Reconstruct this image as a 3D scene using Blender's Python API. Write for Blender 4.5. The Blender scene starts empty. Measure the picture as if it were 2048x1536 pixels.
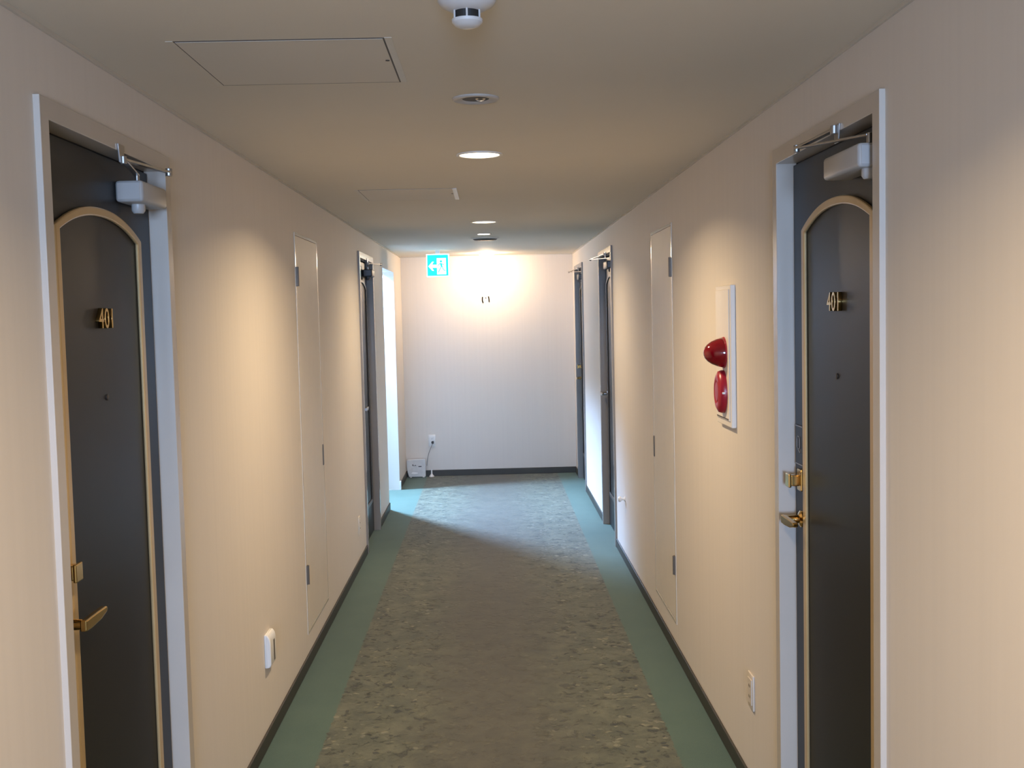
import bpy, bmesh, math, random
from mathutils import Matrix, Vector
C = bpy.context.scene.collection
PI = math.pi
random.seed(4)

# ------------------------------------------------------------------ dimensions (metres)
XL, XR = -0.900, 0.850          # wall faces
H = 2.247                       # ceiling
YB, YE = -4.5, 11.261           # back wall, end wall
TH = 0.13                       # wall thickness
OPN, OPF, OPZ = 9.335, 10.40, 2.06   # side opening in the left wall
DW, DH = 0.89, 2.10             # outer size of a door frame
LD1, LD2 = 2.685, 8.045         # door centres on the left wall
RD1, RD2, RD3 = 2.800, 8.040, 10.46

# ------------------------------------------------------------------ materials
def new_mat(name):
    m = bpy.data.materials.new(name); m.use_nodes = True
    nt = m.node_tree
    return m, nt, nt.nodes['Principled BSDF']

def plain(name, col, rough=0.5, metal=0.0, var=0.06, scale=8.0, bump=0.0, bscale=200.0, spec=0.5, coat=0.0):
    m, nt, b = new_mat(name)
    N, L = nt.nodes, nt.links
    tc = N.new('ShaderNodeTexCoord')
    no = N.new('ShaderNodeTexNoise'); no.inputs['Scale'].default_value = scale; no.inputs['Detail'].default_value = 4
    L.new(tc.outputs['Object'], no.inputs['Vector'])
    r = N.new('ShaderNodeValToRGB')
    r.color_ramp.elements[0].position = 0.3; r.color_ramp.elements[1].position = 0.7
    r.color_ramp.elements[0].color = (*[c*(1-var) for c in col], 1)
    r.color_ramp.elements[1].color = (*[min(1, c*(1+var)) for c in col], 1)
    L.new(no.outputs['Fac'], r.inputs['Fac']); L.new(r.outputs['Color'], b.inputs['Base Color'])
    b.inputs['Roughness'].default_value = rough; b.inputs['Metallic'].default_value = metal
    b.inputs['Specular IOR Level'].default_value = spec
    if coat: b.inputs['Coat Weight'].default_value = coat; b.inputs['Coat Roughness'].default_value = 0.1
    if bump:
        n2 = N.new('ShaderNodeTexNoise'); n2.inputs['Scale'].default_value = bscale; n2.inputs['Detail'].default_value = 3
        L.new(tc.outputs['Object'], n2.inputs['Vector'])
        bp = N.new('ShaderNodeBump'); bp.inputs['Strength'].default_value = bump; bp.inputs['Distance'].default_value = 0.002
        L.new(n2.outputs['Fac'], bp.inputs['Height']); L.new(bp.outputs['Normal'], b.inputs['Normal'])
    return m

def emit(name, col, strength):
    m, nt, b = new_mat(name)
    b.inputs['Base Color'].default_value = (*col, 1)
    b.inputs['Emission Color'].default_value = (*col, 1); b.inputs['Emission Strength'].default_value = strength
    b.inputs['Roughness'].default_value = 0.4
    return m

def wallpaper(name, col):
    m, nt, b = new_mat(name); N, L = nt.nodes, nt.links
    tc = N.new('ShaderNodeTexCoord')
    mp = N.new('ShaderNodeMapping'); mp.inputs['Scale'].default_value = (42, 42, 0.55)
    L.new(tc.outputs['Object'], mp.inputs['Vector'])
    n1 = N.new('ShaderNodeTexNoise'); n1.inputs['Scale'].default_value = 1.0; n1.inputs['Detail'].default_value = 3
    L.new(mp.outputs['Vector'], n1.inputs['Vector'])
    r = N.new('ShaderNodeValToRGB')
    e = r.color_ramp.elements
    e[0].position = 0.28; e[0].color = (*[c*0.975 for c in col], 1)
    e[1].position = 0.62; e[1].color = (*col, 1)
    L.new(n1.outputs['Fac'], r.inputs['Fac'])
    L.new(r.outputs['Color'], b.inputs['Base Color'])
    mp2 = N.new('ShaderNodeMapping'); mp2.inputs['Scale'].default_value = (420, 420, 60)
    L.new(tc.outputs['Object'], mp2.inputs['Vector'])
    n2 = N.new('ShaderNodeTexNoise'); n2.inputs['Detail'].default_value = 2
    n2.inputs['Scale'].default_value = 1.0
    L.new(mp2.outputs['Vector'], n2.inputs['Vector'])
    bp = N.new('ShaderNodeBump'); bp.inputs['Strength'].default_value = 0.12; bp.inputs['Distance'].default_value = 0.001
    L.new(n2.outputs['Fac'], bp.inputs['Height']); L.new(bp.outputs['Normal'], b.inputs['Normal'])
    b.inputs['Roughness'].default_value = 0.62
    b.inputs['Specular IOR Level'].default_value = 0.35
    return m

def carpet():
    m, nt, b = new_mat('carpet'); N, L = nt.nodes, nt.links
    def noise(scale, detail=3, rough=0.5, vec=None, dist=0.0):
        n = N.new('ShaderNodeTexNoise'); n.inputs['Scale'].default_value = scale
        n.inputs['Detail'].default_value = detail; n.inputs['Roughness'].default_value = rough
        n.inputs['Distortion'].default_value = dist
        L.new(vec or P, n.inputs['Vector']); return n
    def ramp(src, stops):
        r = N.new('ShaderNodeValToRGB'); cr = r.color_ramp
        while len(cr.elements) < len(stops): cr.elements.new(0.5)
        for e, (p, c) in zip(cr.elements, stops):
            e.position = p; e.color = (*c, 1) if not isinstance(c, float) else (c, c, c, 1)
        L.new(src, r.inputs['Fac']); return r.outputs['Color']
    def mix(fac, a, bb, mode='MIX'):
        x = N.new('ShaderNodeMix'); x.data_type = 'RGBA'; x.blend_type = mode
        if isinstance(fac, float): x.inputs[0].default_value = fac
        else: L.new(fac, x.inputs[0])
        for s, v in ((x.inputs[6], a), (x.inputs[7], bb)):
            if isinstance(v, tuple): s.default_value = (*v, 1)
            else: L.new(v, s)
        return x.outputs[2]
    def math_(op, a, bb=None, c=None):
        x = N.new('ShaderNodeMath'); x.operation = op
        for s, v in zip(x.inputs, (a, bb, c)):
            if v is None: continue
            if isinstance(v, (int, float)): s.default_value = v
            else: L.new(v, s)
        return x.outputs[0]
    tc = N.new('ShaderNodeTexCoord'); P = tc.outputs['Object']
    sep = N.new('ShaderNodeSeparateXYZ'); L.new(P, sep.inputs[0])
    wob = noise(38, 2)
    xx = math_('ADD', sep.outputs['X'], math_('MULTIPLY_ADD', wob.outputs['Fac'], 0.026, -0.013 + 0.015))
    ax = math_('ABSOLUTE', xx)
    edge = N.new('ShaderNodeMapRange'); edge.inputs['From Min'].default_value = 0.667; edge.inputs['From Max'].default_value = 0.672
    L.new(ax, edge.inputs['Value'])
    # flowered field: clumps of leaf specks on an olive ground
    big = noise(8, 10, 0.78)
    med = noise(15, 6, 0.72, dist=0.5)
    ground = ramp(big.outputs['Fac'], [(0.36, FIELD_A), (0.50, FIELD_B), (0.64, FIELD_C)])
    vor = N.new('ShaderNodeTexVoronoi'); vor.inputs['Scale'].default_value = 30; vor.inputs['Randomness'].default_value = 1
    wv = N.new('ShaderNodeVectorMath'); wv.operation = 'MULTIPLY_ADD'
    L.new(noise(22, 3).outputs['Color'], wv.inputs[0]); wv.inputs[1].default_value = (0.06, 0.06, 0.0); L.new(P, wv.inputs[2])
    L.new(wv.outputs[0], vor.inputs['Vector'])
    cell = N.new('ShaderNodeSeparateColor'); L.new(vor.outputs['Color'], cell.inputs[0])
    spot = ramp(vor.outputs['Distance'], [(0.26, 1.0), (0.42, 0.0)])
    clump = ramp(noise(6.5, 3, 0.6).outputs['Fac'], [(0.44, 0.0), (0.54, 1.0)])
    dsel = math_('GREATER_THAN', cell.outputs[0], 0.45)
    lsel = math_('GREATER_THAN', cell.outputs[1], 0.70)
    # the middle of the runner is trodden flat and dirty
    wear = N.new('ShaderNodeMapRange'); wear.interpolation_type = 'SMOOTHSTEP'
    wear.inputs['From Min'].default_value = 0.50; wear.inputs['From Max'].default_value = 0.05
    L.new(math_('ADD', ax, math_('MULTIPLY_ADD', noise(3.0, 3).outputs['Fac'], 0.3, -0.15)), wear.inputs['Value'])
    fresh = math_('SUBTRACT', 1.0, math_('MULTIPLY', wear.outputs[0], 0.58))
    dark = math_('MULTIPLY', math_('MULTIPLY', spot, dsel), math_('MULTIPLY', clump, fresh))
    lite = math_('MULTIPLY', math_('MULTIPLY', spot, lsel), math_('MULTIPLY', clump, fresh))
    col = mix(math_('MULTIPLY', dark, 0.9), ground, FIELD_DARK)
    col = mix(math_('MULTIPLY', lite, 0.75), col, FIELD_LIGHT)
    crack = ramp(med.outputs['Fac'], [(0.40, 1.0), (0.43, 0.0)])
    col = mix(math_('MULTIPLY', math_('MULTIPLY', crack, fresh), 0.85), col, FIELD_DARK)
    col = mix(math_('MULTIPLY', wear.outputs[0], 0.62), col, WORN)
    pile = noise(260, 4, 0.7)
    green = ramp(noise(5, 4, 0.6).outputs['Fac'], [(0.3, BORDER_A), (0.7, BORDER_B)])
    col = mix(edge.outputs[0], col, green)
    col = mix(0.42, col, ramp(pile.outputs['Fac'], [(0.30, 0.40), (0.68, 1.25)]), 'MULTIPLY')
    L.new(col, b.inputs['Base Color'])
    b.inputs['Roughness'].default_value = 0.85; b.inputs['Specular IOR Level'].default_value = 0.22
    b.inputs['Sheen Weight'].default_value = 0.22; b.inputs['Sheen Roughness'].default_value = 0.5
    hgt = math_('ADD', math_('MULTIPLY', pile.outputs['Fac'], 0.35),
                math_('MULTIPLY', math_('SUBTRACT', math_('MULTIPLY', spot, clump), crack), math_('MULTIPLY', math_('SUBTRACT', 1.0, edge.outputs[0]), fresh)))
    bp = N.new('ShaderNodeBump'); bp.inputs['Strength'].default_value = 0.5; bp.inputs['Distance'].default_value = 0.004
    L.new(hgt, bp.inputs['Height']); L.new(bp.outputs['Normal'], b.inputs['Normal'])
    return m

FIELD_A, FIELD_B, FIELD_C = (0.048, 0.058, 0.033), (0.086, 0.093, 0.055), (0.135, 0.140, 0.088)
FIELD_DARK, FIELD_LIGHT, WORN = (0.022, 0.027, 0.018), (0.24, 0.24, 0.17), (0.062, 0.054, 0.038)
BORDER_A, BORDER_B = (0.052, 0.104, 0.072), (0.066, 0.121, 0.085)

M = dict(
    wall=wallpaper('wallpaper', (0.735, 0.675, 0.610)),
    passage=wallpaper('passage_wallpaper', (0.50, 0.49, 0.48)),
    endwall=wallpaper('end_wallpaper', (0.735, 0.675, 0.610)),
    ceiling=plain('ceiling_paper', (0.74, 0.675, 0.565), 0.75, var=0.015, scale=2.0, bump=0.12, bscale=260),
    carpet=carpet(),
    base=plain('vinyl_baseboard', (0.040, 0.036, 0.026), 0.5, var=0.1),
    frame=plain('frame_paint', (0.57, 0.51, 0.445), 0.24, var=0.03, scale=3),
    leaf=plain('door_laminate', (0.014, 0.014, 0.015), 0.36, var=0.08, scale=3, spec=0.22),
    gap=plain('dark_gasket', (0.006, 0.006, 0.008), 0.8),
    gold=plain('gold_moulding', (0.60, 0.43, 0.22), 0.28, metal=0.3, var=0.05),
    brass=plain('polished_brass', (0.70, 0.46, 0.17), 0.16, metal=1.0, var=0.05, scale=30),
    closer=plain('closer_paint', (0.44, 0.42, 0.40), 0.38, var=0.04),
    steel=plain('steel', (0.42, 0.40, 0.38), 0.28, metal=0.9, var=0.08, scale=40),
    hinge=plain('hinge_steel', (0.16, 0.14, 0.12), 0.45, metal=0.7, var=0.1),
    panel=plain('access_panel_paint', (0.72, 0.66, 0.575), 0.5, var=0.02),
    panel_edge=plain('access_panel_edge', (0.62, 0.565, 0.485), 0.18, var=0.02),
    hatch=plain('hatch_panel', (0.73, 0.67, 0.575), 0.7, var=0.015, scale=2),
    alu=plain('hatch_aluminium', (0.70, 0.645, 0.55), 0.45, metal=0.05, var=0.03),
    white=plain('white_plastic', (0.80, 0.79, 0.77), 0.35, var=0.02),
    detector=plain('detector_plastic', (0.58, 0.565, 0.55), 0.4, var=0.02),
    ring=plain('ring_plastic', (0.50, 0.455, 0.41), 0.5, var=0.05),
    plate_cream=plain('outlet_plastic', (0.66, 0.59, 0.51), 0.45),
    cream=plain('cream_plastic', (0.76, 0.70, 0.62), 0.4, var=0.02),
    greybox=plain('grey_plastic', (0.56, 0.56, 0.55), 0.45, var=0.08, scale=25),
    black=plain('black_void', (0.012, 0.011, 0.011), 0.6),
    dark=plain('dark_plastic', (0.035, 0.028, 0.024), 0.5),
    grille=plain('grille', (0.10, 0.085, 0.075), 0.6),
    red=plain('red_plastic', (0.34, 0.010, 0.024), 0.32, var=0.05),
    lens=plain('red_lens', (0.20, 0.001, 0.006), 0.08, var=0.08, scale=60, coat=0.6),
    cable=plain('cord_rubber', (0.28, 0.25, 0.23), 0.5),
    ink=plain('ink', (0.006, 0.006, 0.006), 0.9, spec=0.05),
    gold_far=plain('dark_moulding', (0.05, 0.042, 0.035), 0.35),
    frame_far=plain('shaded_frame_paint', (0.27, 0.25, 0.235), 0.16, var=0.03, scale=3),  # darker copy of the frame paint; weaker light down the corridor put into colour
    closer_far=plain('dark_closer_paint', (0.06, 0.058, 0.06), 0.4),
    plate=plain('plate_line', (0.30, 0.30, 0.32), 0.35, metal=0.4),
    lamp=emit('lamp_diffuser', (1.0, 0.86, 0.62), 5.0),
    globe=emit('lamp_globe_glass', (1.0, 0.73, 0.48), 260.0),
    lamp2=emit('emergency_lamp', (1.0, 0.93, 0.8), 3.0),
    exit_teal=emit('exit_teal', (0.0, 0.60, 0.68), 1.0),
    exit_white=emit('exit_white', (0.82, 1.0, 0.97), 1.6),
)

# ------------------------------------------------------------------ mesh builder
class MB:
    def __init__(s): s.bm = bmesh.new()
    def box(s, x0, x1, y0, y1, z0, z1, bev=0.0, seg=2):
        r = bmesh.ops.create_cube(s.bm, size=1.0)
        vs = r['verts']
        for v in vs:
            v.co = Vector(((x0+x1)/2 + v.co.x*(x1-x0), (y0+y1)/2 + v.co.y*(y1-y0), (z0+z1)/2 + v.co.z*(z1-z0)))
        if bev:
            es = list({e for v in vs for e in v.link_edges})
            bmesh.ops.bevel(s.bm, geom=es, offset=bev, segments=seg, profile=0.5, affect='EDGES')
        return s
    def prism(s, pts, axis, a, b):
        # pts: 2-D outline; axis 'y': (x,z) outline swept from y=a to y=b ; 'z': (x,y) ; 'x': (y,z)
        def P(p, t):
            return {'y': (p[0], t, p[1]), 'z': (p[0], p[1], t), 'x': (t, p[0], p[1])}[axis]
        A = [s.bm.verts.new(P(p, a)) for p in pts]; B = [s.bm.verts.new(P(p, b)) for p in pts]
        n = len(pts)
        fs = [s.bm.faces.new(A), s.bm.faces.new(B[::-1])]
        for i in range(n):
            fs.append(s.bm.faces.new((A[i], B[i], B[(i+1) % n], A[(i+1) % n])))
        return s
    def band(s, outer, inner, ya, yb, closed=False):
        # strip between two (x,z) polylines, extruded in y
        n = len(outer)
        v = [[s.bm.verts.new((p[0], y, p[1])) for p in line] for line in (outer, inner) for y in (ya, yb)]
        oa, ob, ia, ib = v
        rng = range(n if closed else n-1)
        for i in rng:
            j = (i+1) % n
            for q in ((oa[i], oa[j], ob[j], ob[i]), (ib[i], ib[j], ia[j], ia[i]), (ob[i], ob[j], ib[j], ib[i]), (ia[i], ia[j], oa[j], oa[i])):
                s.bm.faces.new(q)
        if not closed:
            for i in (0, n-1): s.bm.faces.new((oa[i], ob[i], ib[i], ia[i]))
        return s
    def lathe(s, prof, n=40, M_=None):
        # profile of (r, z); axis = local z, then transformed by M_
        M_ = M_ or Matrix()
        rings = []
        for r, z in prof:
            if r < 1e-6: rings.append([s.bm.verts.new(M_ @ Vector((0, 0, z)))])
            else: rings.append([s.bm.verts.new(M_ @ Vector((r*math.cos(2*PI*k/n), r*math.sin(2*PI*k/n), z))) for k in range(n)])
        for a, b in zip(rings, rings[1:]):
            for k in range(n):
                j = (k+1) % n
                if len(a) == 1 and len(b) == 1: continue
                if len(a) == 1: s.bm.faces.new((a[0], b[j], b[k]))
                elif len(b) == 1: s.bm.faces.new((a[k], a[j], b[0]))
                else: s.bm.faces.new((a[k], a[j], b[j], b[k]))
        return s
    def cyl(s, p0, p1, r, n=20, r1=None):
        p0, p1 = Vector(p0), Vector(p1); d = p1-p0
        q = Vector((0, 0, 1)).rotation_difference(d.normalized()).to_matrix().to_4x4()
        q.translation = p0
        r1 = r if r1 is None else r1
        return s.lathe([(0, 0), (r, 0), (r1, d.length), (0, d.length)], n, q)
    def tube(s, pts, r, n=10):
        pts = [Vector(p) for p in pts]
        rings = []
        for i, p in enumerate(pts):
            d = (pts[min(i+1, len(pts)-1)] - pts[max(i-1, 0)]).normalized()
            q = Vector((0, 0, 1)).rotation_difference(d)
            rings.append([s.bm.verts.new(p + q @ Vector((r*math.cos(2*PI*k/n), r*math.sin(2*PI*k/n), 0))) for k in range(n)])
        for a, b in zip(rings, rings[1:]):
            for k in range(n): s.bm.faces.new((a[k], a[(k+1) % n], b[(k+1) % n], b[k]))
        s.bm.faces.new(rings[0][::-1]); s.bm.faces.new(rings[-1])
        return s
    def bar(s, p0, p1, w, h):
        # flat bar from p0 to p1, width w across, height h vertical
        p0, p1 = Vector(p0), Vector(p1); d = (p1-p0).normalized()
        side = d.cross(Vector((0, 0, 1))).normalized(); up = side.cross(d)
        c = [[s.bm.verts.new(p + side*a*w/2 + up*b*h/2) for a, b in ((-1, -1), (1, -1), (1, 1), (-1, 1))] for p in (p0, p1)]
        for k in range(4): s.bm.faces.new((c[0][k], c[0][(k+1) % 4], c[1][(k+1) % 4], c[1][k]))
        s.bm.faces.new(c[0][::-1]); s.bm.faces.new(c[1])
        return s
    def build(s, name, mat, parent=None, loc=(0, 0, 0), smooth=None, bevel=0.0):
        bmesh.ops.recalc_face_normals(s.bm, faces=s.bm.faces)
        me = bpy.data.meshes.new(name); s.bm.to_mesh(me); s.bm.free()
        me.materials.append(mat)
        o = bpy.data.objects.new(name, me); C.objects.link(o)
        o.location = loc
        if parent: o.parent = parent
        if smooth is not None:
            me.shade_smooth(); me.set_sharp_from_angle(angle=math.radians(smooth))
        if bevel:
            mo = o.modifiers.new('bevel', 'BEVEL'); mo.width = bevel; mo.segments = 2; mo.limit_method = 'ANGLE'; mo.angle_limit = math.radians(40)
        return o

def tag(o, label, cat, group=None, kind=None):
    if label: o['label'] = label
    if cat: o['category'] = cat
    if group: o['group'] = group
    if kind: o['kind'] = kind
    return o

def empty(name, loc=(0, 0, 0), rz=0.0):
    o = bpy.data.objects.new(name, None); C.objects.link(o)
    o.location = loc; o.rotation_euler = (0, 0, rz); o.empty_display_size = 0.05
    return o
LEFT, RIGHT, END = PI/2, -PI/2, 0.0     # things on a wall are drawn as seen from the front: x = to the right, y = into the wall

def text_bm(txt, size, depth, bev=0.0006):
    cu = bpy.data.curves.new('t', 'FONT'); cu.body = txt; cu.size = size; cu.extrude = depth; cu.bevel_depth = bev
    cu.align_x = 'CENTER'; cu.align_y = 'BOTTOM_BASELINE'
    o = bpy.data.objects.new('t', cu); C.objects.link(o)
    dg = bpy.context.evaluated_depsgraph_get()
    me = bpy.data.meshes.new_from_object(o.evaluated_get(dg))
    b = MB(); b.bm.from_mesh(me); bpy.data.objects.remove(o); bpy.data.curves.remove(cu); bpy.data.meshes.remove(me)
    for v in b.bm.verts: v.co = Vector((v.co.x, -v.co.z, v.co.y))
    return b

# ------------------------------------------------------------------ the shell
def struct(b, name, mat, label, cat):
    return tag(b.build(name, mat), label, cat, kind='structure')

def side_wall(x0, x1, openings):
    b = MB(); y = YB
    for a, c, top in openings:
        b.box(x0, x1, y, a, 0, H); b.box(x0, x1, a, c, top, H); y = c
    b.box(x0, x1, y, YE, 0, H)
    return b
hw = DW/2 - 0.004
dhole = DH - 0.004
struct(side_wall(XL-TH, XL, [(LD1-hw, LD1+hw, dhole), (LD2-hw, LD2+hw, dhole), (OPN, OPF, OPZ)]), 'wall_left', M['wall'],
       'beige papered corridor wall along the left with an opening near its far end', 'wall')
struct(side_wall(XR, XR+TH, [(c-hw, c+hw, dhole) for c in (RD1, RD2, RD3)]), 'wall_right', M['wall'],
       'beige papered corridor wall along the right with the red fire alarm', 'wall')
struct(MB().box(XL-TH, XR+TH, YE, YE+TH, 0, H), 'wall_end', M['endwall'], 'blank papered wall closing the far end of the corridor', 'wall')
WB = (-0.62, 0.57, 0.75, 2.05)   # window in the wall behind the camera
struct(MB().box(XL-TH, WB[0], YB-TH, YB, 0, H).box(WB[1], XR+TH, YB-TH, YB, 0, H)
       .box(WB[0], WB[1], YB-TH, YB, 0, WB[2]).box(WB[0], WB[1], YB-TH, YB, WB[3], H), 'wall_back', M['wall'],
       'papered wall with a window behind the viewer', 'wall')
struct(MB().box(-2.6, XR+TH, YB-TH, YE+TH, -0.1, 0), 'floor', M['carpet'], 'olive flowered carpet with plain green borders down the corridor', 'floor')
struct(MB().box(XL-TH, XR+TH, YB-TH, YE+TH, H, H+0.1), 'ceiling', M['ceiling'], 'flat off-white corridor ceiling', 'ceiling')
# side passage beyond the opening
PX, PH = -1.62, 2.98
PW = (9.80, 10.36, 2.00, 2.85)
struct(MB().box(PX-TH, XL-TH, OPF, OPF+TH, 0, PH), 'wall_passage_far', M['passage'], 'far wall of the daylit side passage on the left', 'wall')
struct(MB().box(PX-TH, XL-TH, 8.95-TH, 8.95, 0, PH), 'wall_passage_near', M['passage'], 'near wall of the daylit side passage on the left', 'wall')
struct(MB().box(PX-TH, PX, 8.95, PW[0], 0, PH).box(PX-TH, PX, PW[1], OPF, 0, PH).box(PX-TH, PX, PW[0], PW[1], 0, PW[2])
       .box(PX-TH, PX, PW[0], PW[1], PW[3], PH), 'wall_passage_left', M['passage'], 'window wall at the left end of the side passage', 'wall')
struct(MB().box(PX-TH, XL-TH, 8.95-TH, OPF+TH, PH, PH+0.1), 'ceiling_passage', M['passage'], 'ceiling of the side passage on the left', 'ceiling')
struct(MB().box(XL-TH, XL-TH+0.02, 8.95-TH, OPF+TH, H+0.1, PH), 'wall_passage_upper', M['wall'], 'strip of wall above the corridor ceiling in the side passage', 'wall')

def window(name, loc, rz, w, h, label):
    o = empty(name, loc, rz)
    f = MB()
    t = 0.045
    f.box(-w/2, -w/2+t, 0.02, 0.08, 0, h).box(w/2-t, w/2, 0.02, 0.08, 0, h).box(-w/2+t, w/2-t, 0.02, 0.08, 0, t).box(-w/2+t, w/2-t, 0.02, 0.08, h-t, h)
    f.box(-0.02, 0.02, 0.02, 0.08, t, h-t)
    f.build('window_frame', M['alu'], o)
    tag(o, label, 'window', kind='structure')
window('window_1', ((WB[0]+WB[1])/2, YB, WB[2]), PI, WB[1]-WB[0], WB[3]-WB[2], 'window in the wall behind the viewer')
window('window_2', (PX, (PW[0]+PW[1])/2, PW[2]), LEFT, PW[1]-PW[0], PW[3]-PW[2], 'window at the left end of the side passage')

def base(x0, x1, segs):
    b = MB()
    for a, c in segs: b.box(x0, x1, a, c, 0.0, 0.062, 0.003, 1)
    return b
hb = DW/2 + 0.001
struct(base(XL, XL+0.009, [(YB, LD1-hb), (LD1+hb, LD2-hb), (LD2+hb, OPN), (OPF+0.03, YE-0.009)]), 'baseboard_left', M['base'], 'dark vinyl baseboard along the left wall', 'baseboard')
struct(base(XR-0.009, XR, [(YB, RD1-hb), (RD1+hb, RD2-hb), (RD2+hb, RD3-hb), (RD3+hb, YE-0.009)]), 'baseboard_right', M['base'], 'dark vinyl baseboard along the right wall', 'baseboard')
struct(MB().box(XL, XR, YE-0.009, YE, 0, 0.062, 0.003, 1), 'baseboard_end', M['base'], 'dark vinyl baseboard across the end wall', 'baseboard')
struct(MB().box(XL, XL+0.007, YB, YE-0.007, H-0.009, H), 'trim_1', M['panel_edge'], 'thin bead where the left wall meets the ceiling', 'trim')
struct(MB().box(XR-0.007, XR, YB, YE-0.007, H-0.009, H), 'trim_2', M['panel_edge'], 'thin bead where the right wall meets the ceiling', 'trim')
struct(MB().box(XL, XR, YE-0.007, YE, H-0.009, H), 'trim_3', M['panel_edge'], 'thin bead where the end wall meets the ceiling', 'trim')
struct(MB().box(XL, XL+0.014, OPF-0.002, OPF+0.029, 0, 0.085, 0.003, 1), 'trim_4', M['white'], 'small white cap ending the baseboard at the left opening', 'trim')

# ------------------------------------------------------------------ doors
def arch(w, z0, zs, za, n=28):
    # legs at +-w from z0 up to zs, low arch rising to za
    pts = [(-w, z0), (-w, zs)]
    for k in range(1, n):
        t = -1 + 2*k/n
        pts.append((w*t, zs + (za-zs)*(1-abs(t)**2.2)))
    pts += [(w, zs), (w, z0)]
    return pts

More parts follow.
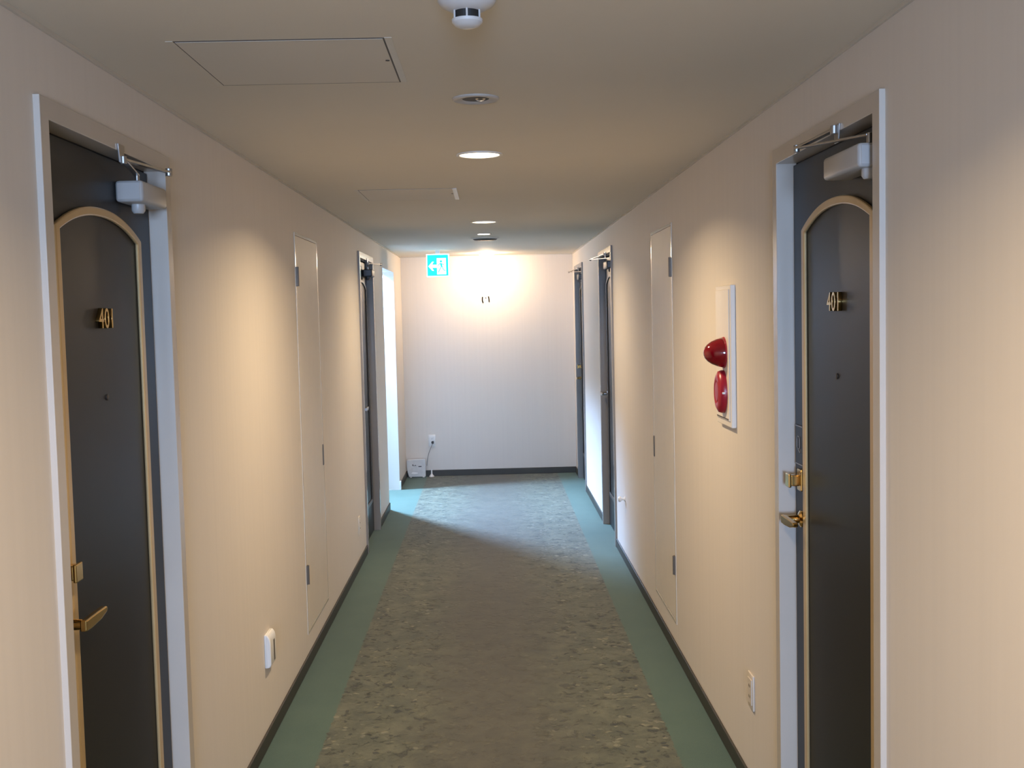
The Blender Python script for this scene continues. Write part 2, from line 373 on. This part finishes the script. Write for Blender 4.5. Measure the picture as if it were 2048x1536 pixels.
def door(name, loc, rz, label, number=None, handle_z=1.0, plate=False, closer=None, lock=True, far=False):
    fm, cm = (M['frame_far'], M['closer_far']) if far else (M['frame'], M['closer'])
    d = empty(name, loc, rz); tag(d, label, 'door', kind='structure')
    w, f = DW/2, 0.044
    fr = MB().prism([(-w, 0), (-w, DH), (w, DH), (w, 0), (w-f, 0), (w-f, DH-f), (-w+f, DH-f), (-w+f, 0)], 'y', -0.013, 0.11)
    fo = fr.build('door_frame', fm, d, bevel=0.0015)
    iw, it = w-f, DH-f
    g = MB()
    for s in (-1, 1): g.box(min(s*iw, s*(iw-0.012)), max(s*iw, s*(iw-0.012)), 0.046, 0.052, 0.004, it)
    g.box(-iw, iw, 0.046, 0.052, it-0.010, it)
    g.build('gasket', M['gap'], fo)
    lf = MB().box(-iw+0.007, iw-0.007, 0.036, 0.076, 0.006, it-0.007)
    leaf = lf.build('door_leaf', M['leaf'], d, bevel=0.0012)
    A, B = arch(0.293, 0.24, 1.856, 1.918), arch(0.264, 0.269, 1.848, 1.896)
    mo = MB()
    mo.band(A, B, 0.0365, 0.0265, closed=True)
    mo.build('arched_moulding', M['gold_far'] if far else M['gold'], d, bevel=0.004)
    # lever handle on the left, hinges on the right
    hz = handle_z; hx = -0.335
    h = MB()
    Mr = Matrix.Translation((hx, 0.036, hz)) @ Matrix.Rotation(PI/2, 4, 'X')
    h.lathe([(0, 0), (0.024, 0), (0.024, 0.004), (0.019, 0.008), (0.012, 0.010), (0.0115, 0.044), (0, 0.044)], 28, Mr)
    hd = h.build('door_handle', M['steel'] if far and not lock else M['brass'], d, smooth=35)
    lv = MB()
    out = [(-0.016, -0.012), (0.02, -0.013), (0.075, -0.010), (0.112, -0.002), (0.118, 0.006), (0.110, 0.011), (0.06, 0.012), (-0.016, 0.012)]
    lv.prism([(hx+a, hz+b_) for a, b_ in out], 'y', -0.021, -0.006)
    lv.build('lever', M['steel'] if far and not lock else M['brass'], hd, bevel=0.003)
    if lock:
        k = MB().box(hx-0.021, hx+0.021, 0.028, 0.036, hz+0.082, hz+0.146, 0.004)
        k.box(hx-0.014, hx+0.016, 0.002, 0.028, hz+0.098, hz+0.130, 0.003)
        lk = k.build('deadbolt', M['brass'], d)
        MB().box(hx-0.020, hx+0.020, -0.006, 0.002, hz+0.094, hz+0.134, 0.003).build('thumb_cover', M['brass'], lk)
    if number:
        for i, ch in enumerate(number):
            t = text_bm(ch, 0.068, 0.0045)
            t.build('numeral', M['brass'], d, loc=(-0.038+0.037*i, 0.031, 1.630))
        pk = MB(); pk.lathe([(0, 0), (0.0075, 0), (0.0075, 0.003), (0.005, 0.004), (0, 0.0035)], 20, Matrix.Translation((0, 0.036, 1.462)) @ Matrix.Rotation(PI/2, 4, 'X'))
        pk.build('peephole', M['dark'], d, smooth=40)
    if plate:
        p = MB().box(-0.386, -0.313, 0.0335, 0.036, 1.186, 1.300, 0.001, 1).build('notice_plate', M['leaf'], d)
        MB().box(-0.386, -0.313, 0.0325, 0.0335, 1.297, 1.300).box(-0.386, -0.313, 0.0325, 0.0335, 1.186, 1.189).build('border_line', M['plate'], p)
        pts = [(-0.366, 0, 1.236), (-0.366, 0, 1.262), (-0.360, 0, 1.268), (-0.345, 0, 1.268), (-0.339, 0, 1.262), (-0.339, 0, 1.236), (-0.343, 0, 1.232), (-0.366, 0, 1.236), (-0.338, 0, 1.222)]
        MB().tube([(a, 0.0330, c_) for a, _, c_ in pts], 0.0013, 6).build('emblem', M['plate'], p)
    if closer:
        u0, u1 = closer['body']; zc = closer.get('z', 1.972)
        b = MB()
        prof = []
        b.box(u0, u1, -0.034, 0.036, zc-0.027, zc+0.027, 0.009, 3)
        cb = b.build('door_closer', cm, d, smooth=50)
        MB().box(u0-0.0015, u0+0.0005, -0.027, 0.030, zc-0.021, zc+0.021, 0.0008, 1).box(u1-0.0005, u1+0.0015, -0.027, 0.030, zc-0.021, zc+0.021, 0.0008, 1).build('end_plate', cm, cb)
        uc = closer['cap']
        MB().lathe([(0, -0.024), (0.012, -0.023), (0.017, -0.016), (0.017, 0.0)], 24, Matrix.Translation((uc, 0.002, zc-0.027))).build('spindle_cap', cm, cb, smooth=45)
        S = (uc, 0.002, zc+0.027); S2 = (uc, 0.002, zc+0.052)
        J, K = closer['joint'], closer['elbow']
        MB().cyl(S, S2, 0.006, 14).build('spindle', M['steel'], cb, smooth=40)
        MB().bar((uc, 0.002, zc+0.048), J, 0.014, 0.005).build('closer_arm', M['steel'], cb, bevel=0.001)
        MB().bar(J, K, 0.016, 0.006).cyl((J[0], J[1], J[2]-0.010), (J[0], J[1], J[2]+0.008), 0.008, 14).cyl((K[0], K[1], K[2]-0.010), (K[0], K[1], K[2]+0.010), 0.009, 14).build('forearm', M['steel'], cb, bevel=0.001)
        Bk = closer['bracket']
        MB().prism([(Bk[0]-0.014, DH-f-0.028), (Bk[0]+0.014, DH-f-0.028), (Bk[0]+0.022, DH-f+0.016), (Bk[0]-0.022, DH-f+0.016)], 'y', -0.0170, -0.0130).build('bracket', M['steel'], cb, bevel=0.001)
    return d

door('door_1', (XL, LD1, 0), LEFT, 'dark room door with gold arched moulding at the near left, handle on its near edge', '401', 0.995,
     closer=dict(body=(0.125, 0.335), cap=0.20, joint=(0.03, -0.020, 2.036), elbow=(0.305, -0.050, 2.040), bracket=(0.03, 0)))
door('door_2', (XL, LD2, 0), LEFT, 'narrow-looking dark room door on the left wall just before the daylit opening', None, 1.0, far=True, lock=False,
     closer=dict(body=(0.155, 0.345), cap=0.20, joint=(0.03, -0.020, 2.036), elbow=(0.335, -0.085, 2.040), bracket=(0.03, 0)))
door('door_3', (XR, RD1, 0), RIGHT, 'dark room door with gold arched moulding at the near right, with brass lever and deadbolt', '401', 1.03, plate=True,
     closer=dict(body=(0.115, 0.372), cap=0.34, joint=(-0.02, -0.060, 2.045), elbow=(0.165, -0.022, 2.060), bracket=(0.165, 0)))
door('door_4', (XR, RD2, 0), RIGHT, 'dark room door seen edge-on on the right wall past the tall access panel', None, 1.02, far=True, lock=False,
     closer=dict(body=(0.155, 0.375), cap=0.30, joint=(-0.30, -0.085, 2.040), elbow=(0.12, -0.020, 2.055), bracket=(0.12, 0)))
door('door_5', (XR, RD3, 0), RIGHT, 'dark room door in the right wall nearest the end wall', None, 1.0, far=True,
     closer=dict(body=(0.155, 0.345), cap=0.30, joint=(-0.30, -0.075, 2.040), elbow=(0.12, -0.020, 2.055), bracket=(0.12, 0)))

# ------------------------------------------------------------------ tall access panels
def access_panel(loc, rz, label, hinge_side):
    o = empty('access_panel', loc, rz); tag(o, label, 'panel', 'tall access panels in the corridor walls')
    w, h, t = 0.325, 1.895, 0.013
    f = MB()
    f.box(-w, -w+t, -0.0038, 0, 0, h).box(w-t, w, -0.0038, 0, 0, h).box(-w+t, w-t, -0.0038, 0, 0, t).box(-w+t, w-t, -0.0038, 0, h-t, h)
    f.build('panel_frame', M['panel_edge'], o, bevel=0.0008)
    MB().box(-w+t, w-t, -0.0009, -0.0002, t, h-t).build('joint', M['grille'], o)
    p = MB().box(-w+t+0.0025, w-t-0.0025, -0.0035, -0.0009, t+0.0025, h-t-0.0025).build('panel_leaf', M['panel'], o, bevel=0.001)
    s = hinge_side
    for z in (0.285, 1.69):
        MB().box(min(s*(w-0.002), s*(w-0.026)), max(s*(w-0.002), s*(w-0.026)), -0.011, -0.0038, z-0.045, z+0.045, 0.0015, 1).cyl((s*(w-0.013), -0.011, z-0.045), (s*(w-0.013), -0.011, z+0.045), 0.005, 12).build('hinge', M['hinge'], o)
    MB().box(min(-s*(w-t-0.004), -s*(w-t-0.024)), max(-s*(w-t-0.004), -s*(w-t-0.024)), -0.008, -0.0035, 0.725, 0.835, 0.0015, 1).build('pull_latch', M['hinge'], o)
    return o
access_panel((XL, 5.465, 0.149), LEFT, 'tall flush beige access panel in the left wall beside the white outlet cover', -1)
access_panel((XR, 5.440, 0.153), RIGHT, 'tall flush beige access panel in the right wall beyond the fire alarm', 1)

# ------------------------------------------------------------------ fire alarm station
fa = empty('fire_alarm_station', (XR, 3.935, 1.225), RIGHT)
tag(fa, 'cream wall box with red lamp and red oval call button on the right wall', 'fire alarm')
MB().box(-0.115, 0.130, -0.018, 0, 0, 0.500, 0.003).build('alarm_box', M['cream'], fa)
cv = MB().box(-0.104, 0.114, -0.022, -0.018, 0.022, 0.485, 0.002).build('front_cover', M['cream'], fa)
MB().box(-0.09, 0.10, -0.0235, -0.022, 0.026, 0.030).build('lower_slot', M['grille'], cv)
AX = Matrix.Rotation(PI/2, 4, 'X')
MB().lathe([(0, 0), (0.056, 0), (0.056, 0.004), (0.051, 0.006), (0, 0.006)], 40, Matrix.Translation((0.035, -0.022, 0.262)) @ AX).build('lamp_base', M['red'], fa, smooth=40)
MB().lathe([(0.053, 0.0), (0.0525, 0.006), (0.048, 0.022), (0.040, 0.040), (0.030, 0.054), (0.019, 0.063), (0.009, 0.067), (0, 0.068)], 40, Matrix.Translation((0.035, -0.027, 0.262)) @ AX).build('alarm_lamp', M['lens'], fa, smooth=60)
bt = MB().lathe([(0, 0), (0.077, 0), (0.077, 0.008), (0.073, 0.019), (0.060, 0.026), (0.045, 0.028), (0.040, 0.024), (0, 0.023)], 44,
                Matrix.Translation((0.025, -0.022, 0.122)) @ AX @ Matrix.Scale(0.80, 4, (1, 0, 0))).build('call_button', M['red'], fa, smooth=50)
MB().lathe([(0, 0), (0.036, 0), (0.034, 0.003), (0, 0.004)], 32, Matrix.Translation((0.025, -0.0455, 0.122)) @ AX @ Matrix.Scale(0.80, 4, (1, 0, 0))).build('push_disc', M['red'], bt, smooth=40)
MB().box(0.070, 0.088, -0.040, -0.030, 0.117, 0.124, 0.001, 1).build('marker_tab', M['white'], bt)

# ------------------------------------------------------------------ outlets and small wall things
oc = empty('outlet_cover', (XL, 4.232, 0.365), LEFT)
tag(oc, 'rounded white hooded outlet cover low on the left wall before the access panel', 'outlet')
MB().box(-0.053, 0.053, -0.007, 0, -0.065, 0.065, 0.003, 2).build('back_plate', M['white'], oc, smooth=50)
hd = MB()
prof = [(-0.006, 0.066), (-0.014, 0.062), (-0.021, 0.050), (-0.024, 0.034), (-0.024, -0.052), (-0.020, -0.062), (-0.006, -0.066)]
hd.prism(prof, 'x', -0.054, 0.054)
hd.build('hood', M['white'], oc, smooth=40, bevel=0.004)
MB().box(0.004, 0.026, -0.0246, -0.0235, -0.050, 0.032, 0.0004, 1).build('front_slot', M['grille'], oc)

def outlet(loc, rz, label, mat, w=0.036, h=0.060, cat='outlet'):
    o = empty('wall_outlet', loc, rz); tag(o, label, cat)
    b = MB()
    t = 0.011
    b.box(-w, w, -0.007, 0, -h, h, 0.003)
    b.build('cover_plate', mat, o, smooth=50)
    s = MB().box(-w+t, w-t, -0.010, -0.007, -h+t+0.006, h-t-0.006, 0.001, 1).build('socket', mat, o)
    for z in (-0.018, 0.018):
        for x in (-0.0065, 0.0065): MB().box(x-0.0012, x+0.0012, -0.0106, -0.0099, z-0.0045, z+0.0045).build('pin_slot', M['ink'], s)
    return o
outlet((XR, 3.612, 0.358), RIGHT, 'cream double outlet low on the right wall beside the near right door', M['plate_cream'])
outlet((XL, 7.190, 0.278), LEFT, 'beige outlet low on the left wall just before the second left door', M['panel'])
eo = outlet((-0.630, YE, 0.367), END, 'white outlet on the end wall with a cord plugged in', M['white'])

pc = empty('power_cord', (-0.622, YE-0.0105, 0.352), END)
tag(pc, 'grey power cord running from the end wall outlet to the white box', 'cord')
pts = [(0, -0.030, -0.012)]
for k in range(13):
    t = k/12
    pts.append((-0.004 - 0.060*t - 0.012*math.sin(PI*t), -0.030 - 0.045*math.sin(PI*t*0.9), -0.02 - 0.215*t))
MB().tube(pts, 0.0035, 8).build('cord', M['cable'], pc, smooth=60)
MB().box(-0.011, 0.011, -0.034, -0.0005, -0.014, 0.012, 0.004).build('plug', M['dark'], pc)

bx = empty('device_box', (-0.792, YE-0.075, 0.0), END)
tag(bx, 'small grey-white plastic device box standing on the floor in the far left corner', 'box')
bx.rotation_euler = (math.radians(-9), 0, math.radians(3))
body = MB()
body.prism([(-0.078, 0.006), (-0.092, 0.060), (-0.098, 0.172), (-0.092, 0.180), (0.086, 0.184), (0.094, 0.176), (0.094, 0.010), (0.088, 0.004)], 'y', -0.020, 0.020)
body.build('box_body', M['greybox'], bx, bevel=0.005)
MB().box(-0.090, 0.088, -0.017, 0.017, 0.180, 0.187, 0.002).build('top_edge', M['white'], bx)
for a in ((-0.040, -0.032, 0.118, 0.134), (-0.028, -0.018, 0.118, 0.124), (-0.012, -0.004, 0.118, 0.127), (0.020, 0.052, 0.106, 0.114)):
    MB().box(a[0], a[1], -0.0212, -0.02, a[2], a[3]).build('printed_mark', M['ink'], bx)
MB().prism([(-0.056, 0.040), (-0.04, 0.056), (-0.01, 0.054), (0.012, 0.048), (0.014, 0.040), (-0.02, 0.034)], 'y', -0.0225, -0.0195).build('white_label', M['white'], bx)
for a, b_ in ((-0.066, -0.050), (0.060, 0.080)): MB().box(a, b_, -0.026, 0.02, -0.001, 0.006, 0.002).build('foot', M['white'], bx)

cg = empty('cable_guard', (-0.640, YE-0.009, 0.0), END)
tag(cg, 'small white cable guard rising from the floor against the dark end baseboard', 'cable guard')
MB().lathe([(0, 0), (0.026, 0), (0.024, 0.008), (0.013, 0.020), (0.008, 0.030), (0.0068, 0.075), (0, 0.077)], 20, Matrix.Translation((0, -0.028, 0))).build('boot', M['white'], cg, smooth=45)

ds = empty('door_bumper', (XR, 7.11, 0.420), RIGHT)
tag(ds, 'small round white bumper knob low on the right wall by the second right door', 'door stop')
MB().lathe([(0, 0), (0.016, 0), (0.016, 0.004), (0.008, 0.008), (0.008, 0.026), (0, 0.026)], 20, AX).build('bumper_stem', M['white'], ds, smooth=40)
MB().lathe([(0, 0.024), (0.014, 0.024), (0.018, 0.030), (0.018, 0.038), (0.012, 0.044), (0, 0.045)], 24, AX).build('bumper_knob', M['white'], ds, smooth=40)

en = empty('wall_numerals', (-0.075, YE, 1.755), END)
tag(en, 'thin dark numeral strokes in the glare high on the end wall', 'numerals')
st = MB()
MB().bar((-0.093, -0.004, 0.030), (-0.093, -0.004, 0.062), 0.010, 0.012).build('stroke', M['ink'], en)
MB().tube([(0.000, -0.004, 0.072), (-0.002, -0.004, 0.050), (-0.001, -0.004, 0.028), (0.006, -0.004, 0.010)], 0.0058, 8).build('stroke', M['ink'], en)
MB().tube([(0.033, -0.004, 0.064), (0.035, -0.004, 0.055)], 0.0045, 8).build('stroke', M['ink'], en)
MB().tube([(0.061, -0.004, 0.076), (0.066, -0.004, 0.046), (0.068, -0.004, 0.018)], 0.0058, 8).build('stroke', M['ink'], en)

# ------------------------------------------------------------------ ceiling things
def ceiling_hatch(x0, x1, y0, y1, label, bright):
    o = empty('ceiling_hatch', ((x0+x1)/2, (y0+y1)/2, H)); tag(o, label, 'hatch', 'ceiling access hatches')
    w, d, t = (x1-x0)/2, (y1-y0)/2, 0.016
    f = MB()
    f.box(-w, -w+t, -d, d, -0.0007, 0).build('frame_rail', M['alu'], o)
    MB().box(w-t, w, -d, d, -0.0007, 0).build('frame_rail', M['alu'], o)
    if bright: MB().box(w-t*1.3, w, -d, d, -0.0032, -0.0016).build('highlight_strip', M['white'], o)['label'] = 'white painted highlight along the rail'  # lamp glint on the metal rail, painted as a white strip
    MB().box(-w+t, w-t, -d, d, -0.0005, -0.0001).build('joint', M['grille'], o)
    MB().box(-w+t+0.003, w-t-0.004, -d+0.008, d-0.006, -0.0010, -0.0005).build('hatch_panel', M['hatch'], o)
    MB().cyl((w-t-0.012, -0.02, -0.0026), (w-t-0.012, -0.02, -0.0012), 0.005, 12).build('latch', M['dark'], o)
ceiling_hatch(-0.690, -0.200, 2.440, 2.898, 'white ceiling hatch nearest the viewer, left of the smoke detector', 0)
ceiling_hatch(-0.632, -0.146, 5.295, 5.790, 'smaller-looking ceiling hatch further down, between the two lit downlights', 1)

def downlight(loc, label, r=0.088):
    o = empty('downlight', loc); tag(o, label, 'light', 'warm recessed downlights along the ceiling')
    MB().lathe([(r, 0.0), (r, -0.004), (r-0.006, -0.006), (r-0.012, -0.004), (r-0.013, 0.0)], 48).build('trim_ring', M['cream'], o, smooth=40)
    MB().lathe([(0, -0.0035), (r*0.5, -0.0033), (r-0.013, -0.0022), (r-0.013, -0.0003), (0, -0.0003)], 40).build('diffuser', M['lamp'], o, smooth=60)
DLY = [(4.213, 'lit round downlight nearest the viewer in the middle of the ceiling'), (7.220, 'lit round downlight just beyond the second ceiling hatch'),
       (1.205, 'lit round downlight above the viewer'), (-1.80, 'lit round downlight behind the viewer')]
for y, lb in DLY: downlight((-0.026, y, H), lb)
cl = empty('ceiling_lamp', (-0.022, 10.86, H)); tag(cl, 'glaring warm ceiling lamp at the far end close to the end wall', 'light')
MB().lathe([(0, 0), (0.085, 0), (0.085, -0.008), (0.070, -0.012), (0, -0.012)], 40).build('lamp_base', M['cream'], cl, smooth=40)
MB().lathe([(0.066, -0.012), (0.066, -0.030), (0.058, -0.048), (0.040, -0.062), (0.018, -0.069), (0, -0.070)], 36).build('lamp_globe', M['globe'], cl, smooth=60)

sd = empty('smoke_detector', (-0.029, 2.060, H)); tag(sd, 'white round smoke detector hanging from the ceiling at the top edge', 'smoke detector')
MB().lathe([(0, 0), (0.058, 0), (0.058, -0.008), (0.054, -0.010), (0.0535, -0.033), (0.049, -0.040), (0.028, -0.051), (0, -0.051)], 56).build('detector_base', M['detector'], sd, smooth=35)
MB().lathe([(0, -0.050), (0.0235, -0.050), (0.0235, -0.067), (0, -0.067)], 40).build('sensor_core', M['black'], sd)
cg_ = MB()
cg_.lathe([(0, -0.0655), (0.0285, -0.0655), (0.0280, -0.071), (0.022, -0.077), (0.012, -0.0805), (0, -0.081)], 40)
for k in range(6):
    a = 2*PI*k/6 - PI/2
    cg_.cyl((0.0262*math.cos(a), 0.0262*math.sin(a), -0.047), (0.0262*math.cos(a), 0.0262*math.sin(a), -0.067), 0.0018, 8)
cg_.build('sensor_cap', M['detector'], sd, smooth=35)

def emergency(loc, r, label, lit):
    o = empty('emergency_light', loc); tag(o, label, 'light', 'small round emergency ceiling lights')
    MB().lathe([(r, 0), (r, -0.003), (r-0.004, -0.006), (r*0.62, -0.004), (r*0.55, 0.0)], 44).build('trim_ring', M['ring'], o, smooth=40)
    q = -0.0075 if lit else -0.0018
    MB().lathe([(0, q), (r*0.8 if lit else r*0.57, q), (r*0.57, -0.0004), (0, -0.0004)], 36).build('recess', M['lamp2'] if lit else M['grille'], o)
    MB().lathe([(0, -0.007), (r*0.16, -0.006), (r*0.22, -0.002), (0, -0.002)], 20, Matrix.Translation((r*0.2, 0, 0))).build('bulb', M['lamp2'] if lit else M['steel'], o, smooth=50)
emergency((-0.026, 3.133, H), 0.066, 'small unlit round ceiling fitting with a dark centre, before the first downlight', False)
emergency((-0.033, 8.250, H), 0.058, 'tiny bright ceiling light just before the dark round speaker', True)

sp = empty('ceiling_speaker', (-0.026, 8.735, H)); tag(sp, 'dark round ceiling speaker with pale rim near the far end', 'speaker')
MB().lathe([(0.112, 0), (0.112, -0.006), (0.104, -0.010), (0.098, -0.006), (0.096, 0)], 48).build('speaker_rim', M['cream'], sp, smooth=40)
MB().lathe([(0, -0.020), (0.085, -0.018), (0.098, -0.008), (0.098, -0.0005), (0, -0.0005)], 44).build('speaker_grille', M['dark'], sp, smooth=50)

# ------------------------------------------------------------------ exit sign
ex = empty('exit_sign', (-0.472, 10.20, 2.108), END)
tag(ex, 'lit teal emergency exit sign with white arrow and doorway hanging by the end wall', 'sign')
s = 0.105
MB().box(-s, s, 0, 0.028, -s, s, 0.004).build('housing', M['exit_white'], ex)
i = s-0.009
MB().box(-i, i, -0.0015, 0.0, -i, i).build('sign_face', M['exit_teal'], ex)
ar = [(-0.088, -0.008), (-0.050, 0.034), (-0.036, 0.034), (-0.052, 0.006), (-0.010, 0.006), (-0.010, -0.022), (-0.052, -0.022), (-0.036, -0.050), (-0.050, -0.050)]
MB().prism(ar, 'y', -0.0028, -0.0014).build('arrow', M['exit_white'], ex)
MB().box(-0.008, 0.076, -0.0028, -0.0014, -0.084, 0.066).build('doorway', M['exit_white'], ex)
fg = MB()
fg.lathe([(0, 0), (0.011, 0), (0.011, 0.0012), (0, 0.0012)], 20, Matrix.Translation((0.030, -0.0028, 0.036)) @ AX)
fg.prism([(0.018, 0.020), (0.036, 0.020), (0.044, -0.014), (0.030, -0.016)], 'y', -0.0040, -0.0027)
for a, b_ in (((0.020, 0.016), (0.002, -0.002)), ((0.036, 0.014), (0.058, 0.004)), ((0.034, -0.012), (0.016, -0.040)), ((0.016, -0.040), (0.004, -0.066)), ((0.040, -0.012), (0.052, -0.042)), ((0.052, -0.042), (0.070, -0.052))):
    fg.bar((a[0], -0.0034, a[1]), (b_[0], -0.0034, b_[1]), 0.0012, 0.007)
fg.build('running_figure', M['exit_teal'], ex)
MB().box(-0.02, 0.02, 0.006, 0.022, s, H-2.108).build('hanger', M['white'], ex)

# ------------------------------------------------------------------ light
def area(name, loc, direction, sx, sy, power, col, spread=180, shape='RECTANGLE'):
    l = bpy.data.lights.new(name, 'AREA'); l.shape = shape; l.size = sx
    if shape == 'RECTANGLE': l.size_y = sy
    l.energy = power; l.color = col; l.spread = math.radians(spread)
    o = bpy.data.objects.new(name, l); C.objects.link(o); o.location = loc
    o.rotation_euler = Vector(direction).to_track_quat('-Z', 'Y').to_euler()
    return o
WARM = (1.0, 0.75, 0.46)
for y, p in ((4.213, 21.5), (7.220, 19), (1.205, 22), (-1.80, 15)):
    area('downlight_lamp', (-0.026, y, H-0.009), (0, 0, -1), 0.14, 0.14, p, WARM, 148, 'DISK')
COOL = (0.50, 0.70, 1.0)
area('daylight_back', ((WB[0]+WB[1])/2, YB+0.02, (WB[2]+WB[3])/2), (0, 1, -0.05), WB[1]-WB[0]-0.1, WB[3]-WB[2]-0.1, 68, (0.42, 0.63, 1.0), 75)
area('daylight_passage', (-1.53, 10.26, 2.45), (0.46, -0.38, -0.80), 0.24, 0.24, 265, (0.36, 0.58, 1.0), 115)

w = bpy.data.worlds.new('world'); bpy.context.scene.world = w; w.use_nodes = True
bg = w.node_tree.nodes['Background']
sky = w.node_tree.nodes.new('ShaderNodeTexSky'); sky.sky_type = 'HOSEK_WILKIE'; sky.turbidity = 4
w.node_tree.links.new(sky.outputs[0], bg.inputs['Color'])
bg.inputs['Strength'].default_value = 0.6

# ------------------------------------------------------------------ camera
f, yaw, pitch, roll, h = 2200.64, 0.018256, -0.062979, -0.02339, 1.63916
fw = Vector((math.sin(yaw)*math.cos(pitch), math.cos(yaw)*math.cos(pitch), math.sin(pitch)))
r = Vector((math.cos(yaw), -math.sin(yaw), 0)); u = r.cross(fw)
c, s_ = math.cos(roll), math.sin(roll)
r2, u2 = c*r + s_*u, -s_*r + c*u
cam = bpy.data.cameras.new('camera'); cam.sensor_width = 36; cam.lens = f/2048*36; cam.clip_start = 0.05
co = bpy.data.objects.new('camera', cam); C.objects.link(co)
m = Matrix((( r2.x, u2.x, -fw.x, 0), (r2.y, u2.y, -fw.y, 0), (r2.z, u2.z, -fw.z, h), (0, 0, 0, 1)))
co.matrix_world = m
sc = bpy.context.scene; sc.camera = co
sc.view_settings.view_transform = 'Standard'; sc.view_settings.look = 'None'; sc.view_settings.gamma = 1
sc.view_settings.use_curve_mapping = False; sc.view_settings.exposure = 0.0
sc.cycles.use_denoising = True
sc.cycles.max_bounces = 8; sc.cycles.diffuse_bounces = 5; sc.cycles.glossy_bounces = 3; sc.cycles.use_adaptive_sampling = True; sc.cycles.adaptive_threshold = 0.02; sc.cycles.sample_clamp_indirect = 6
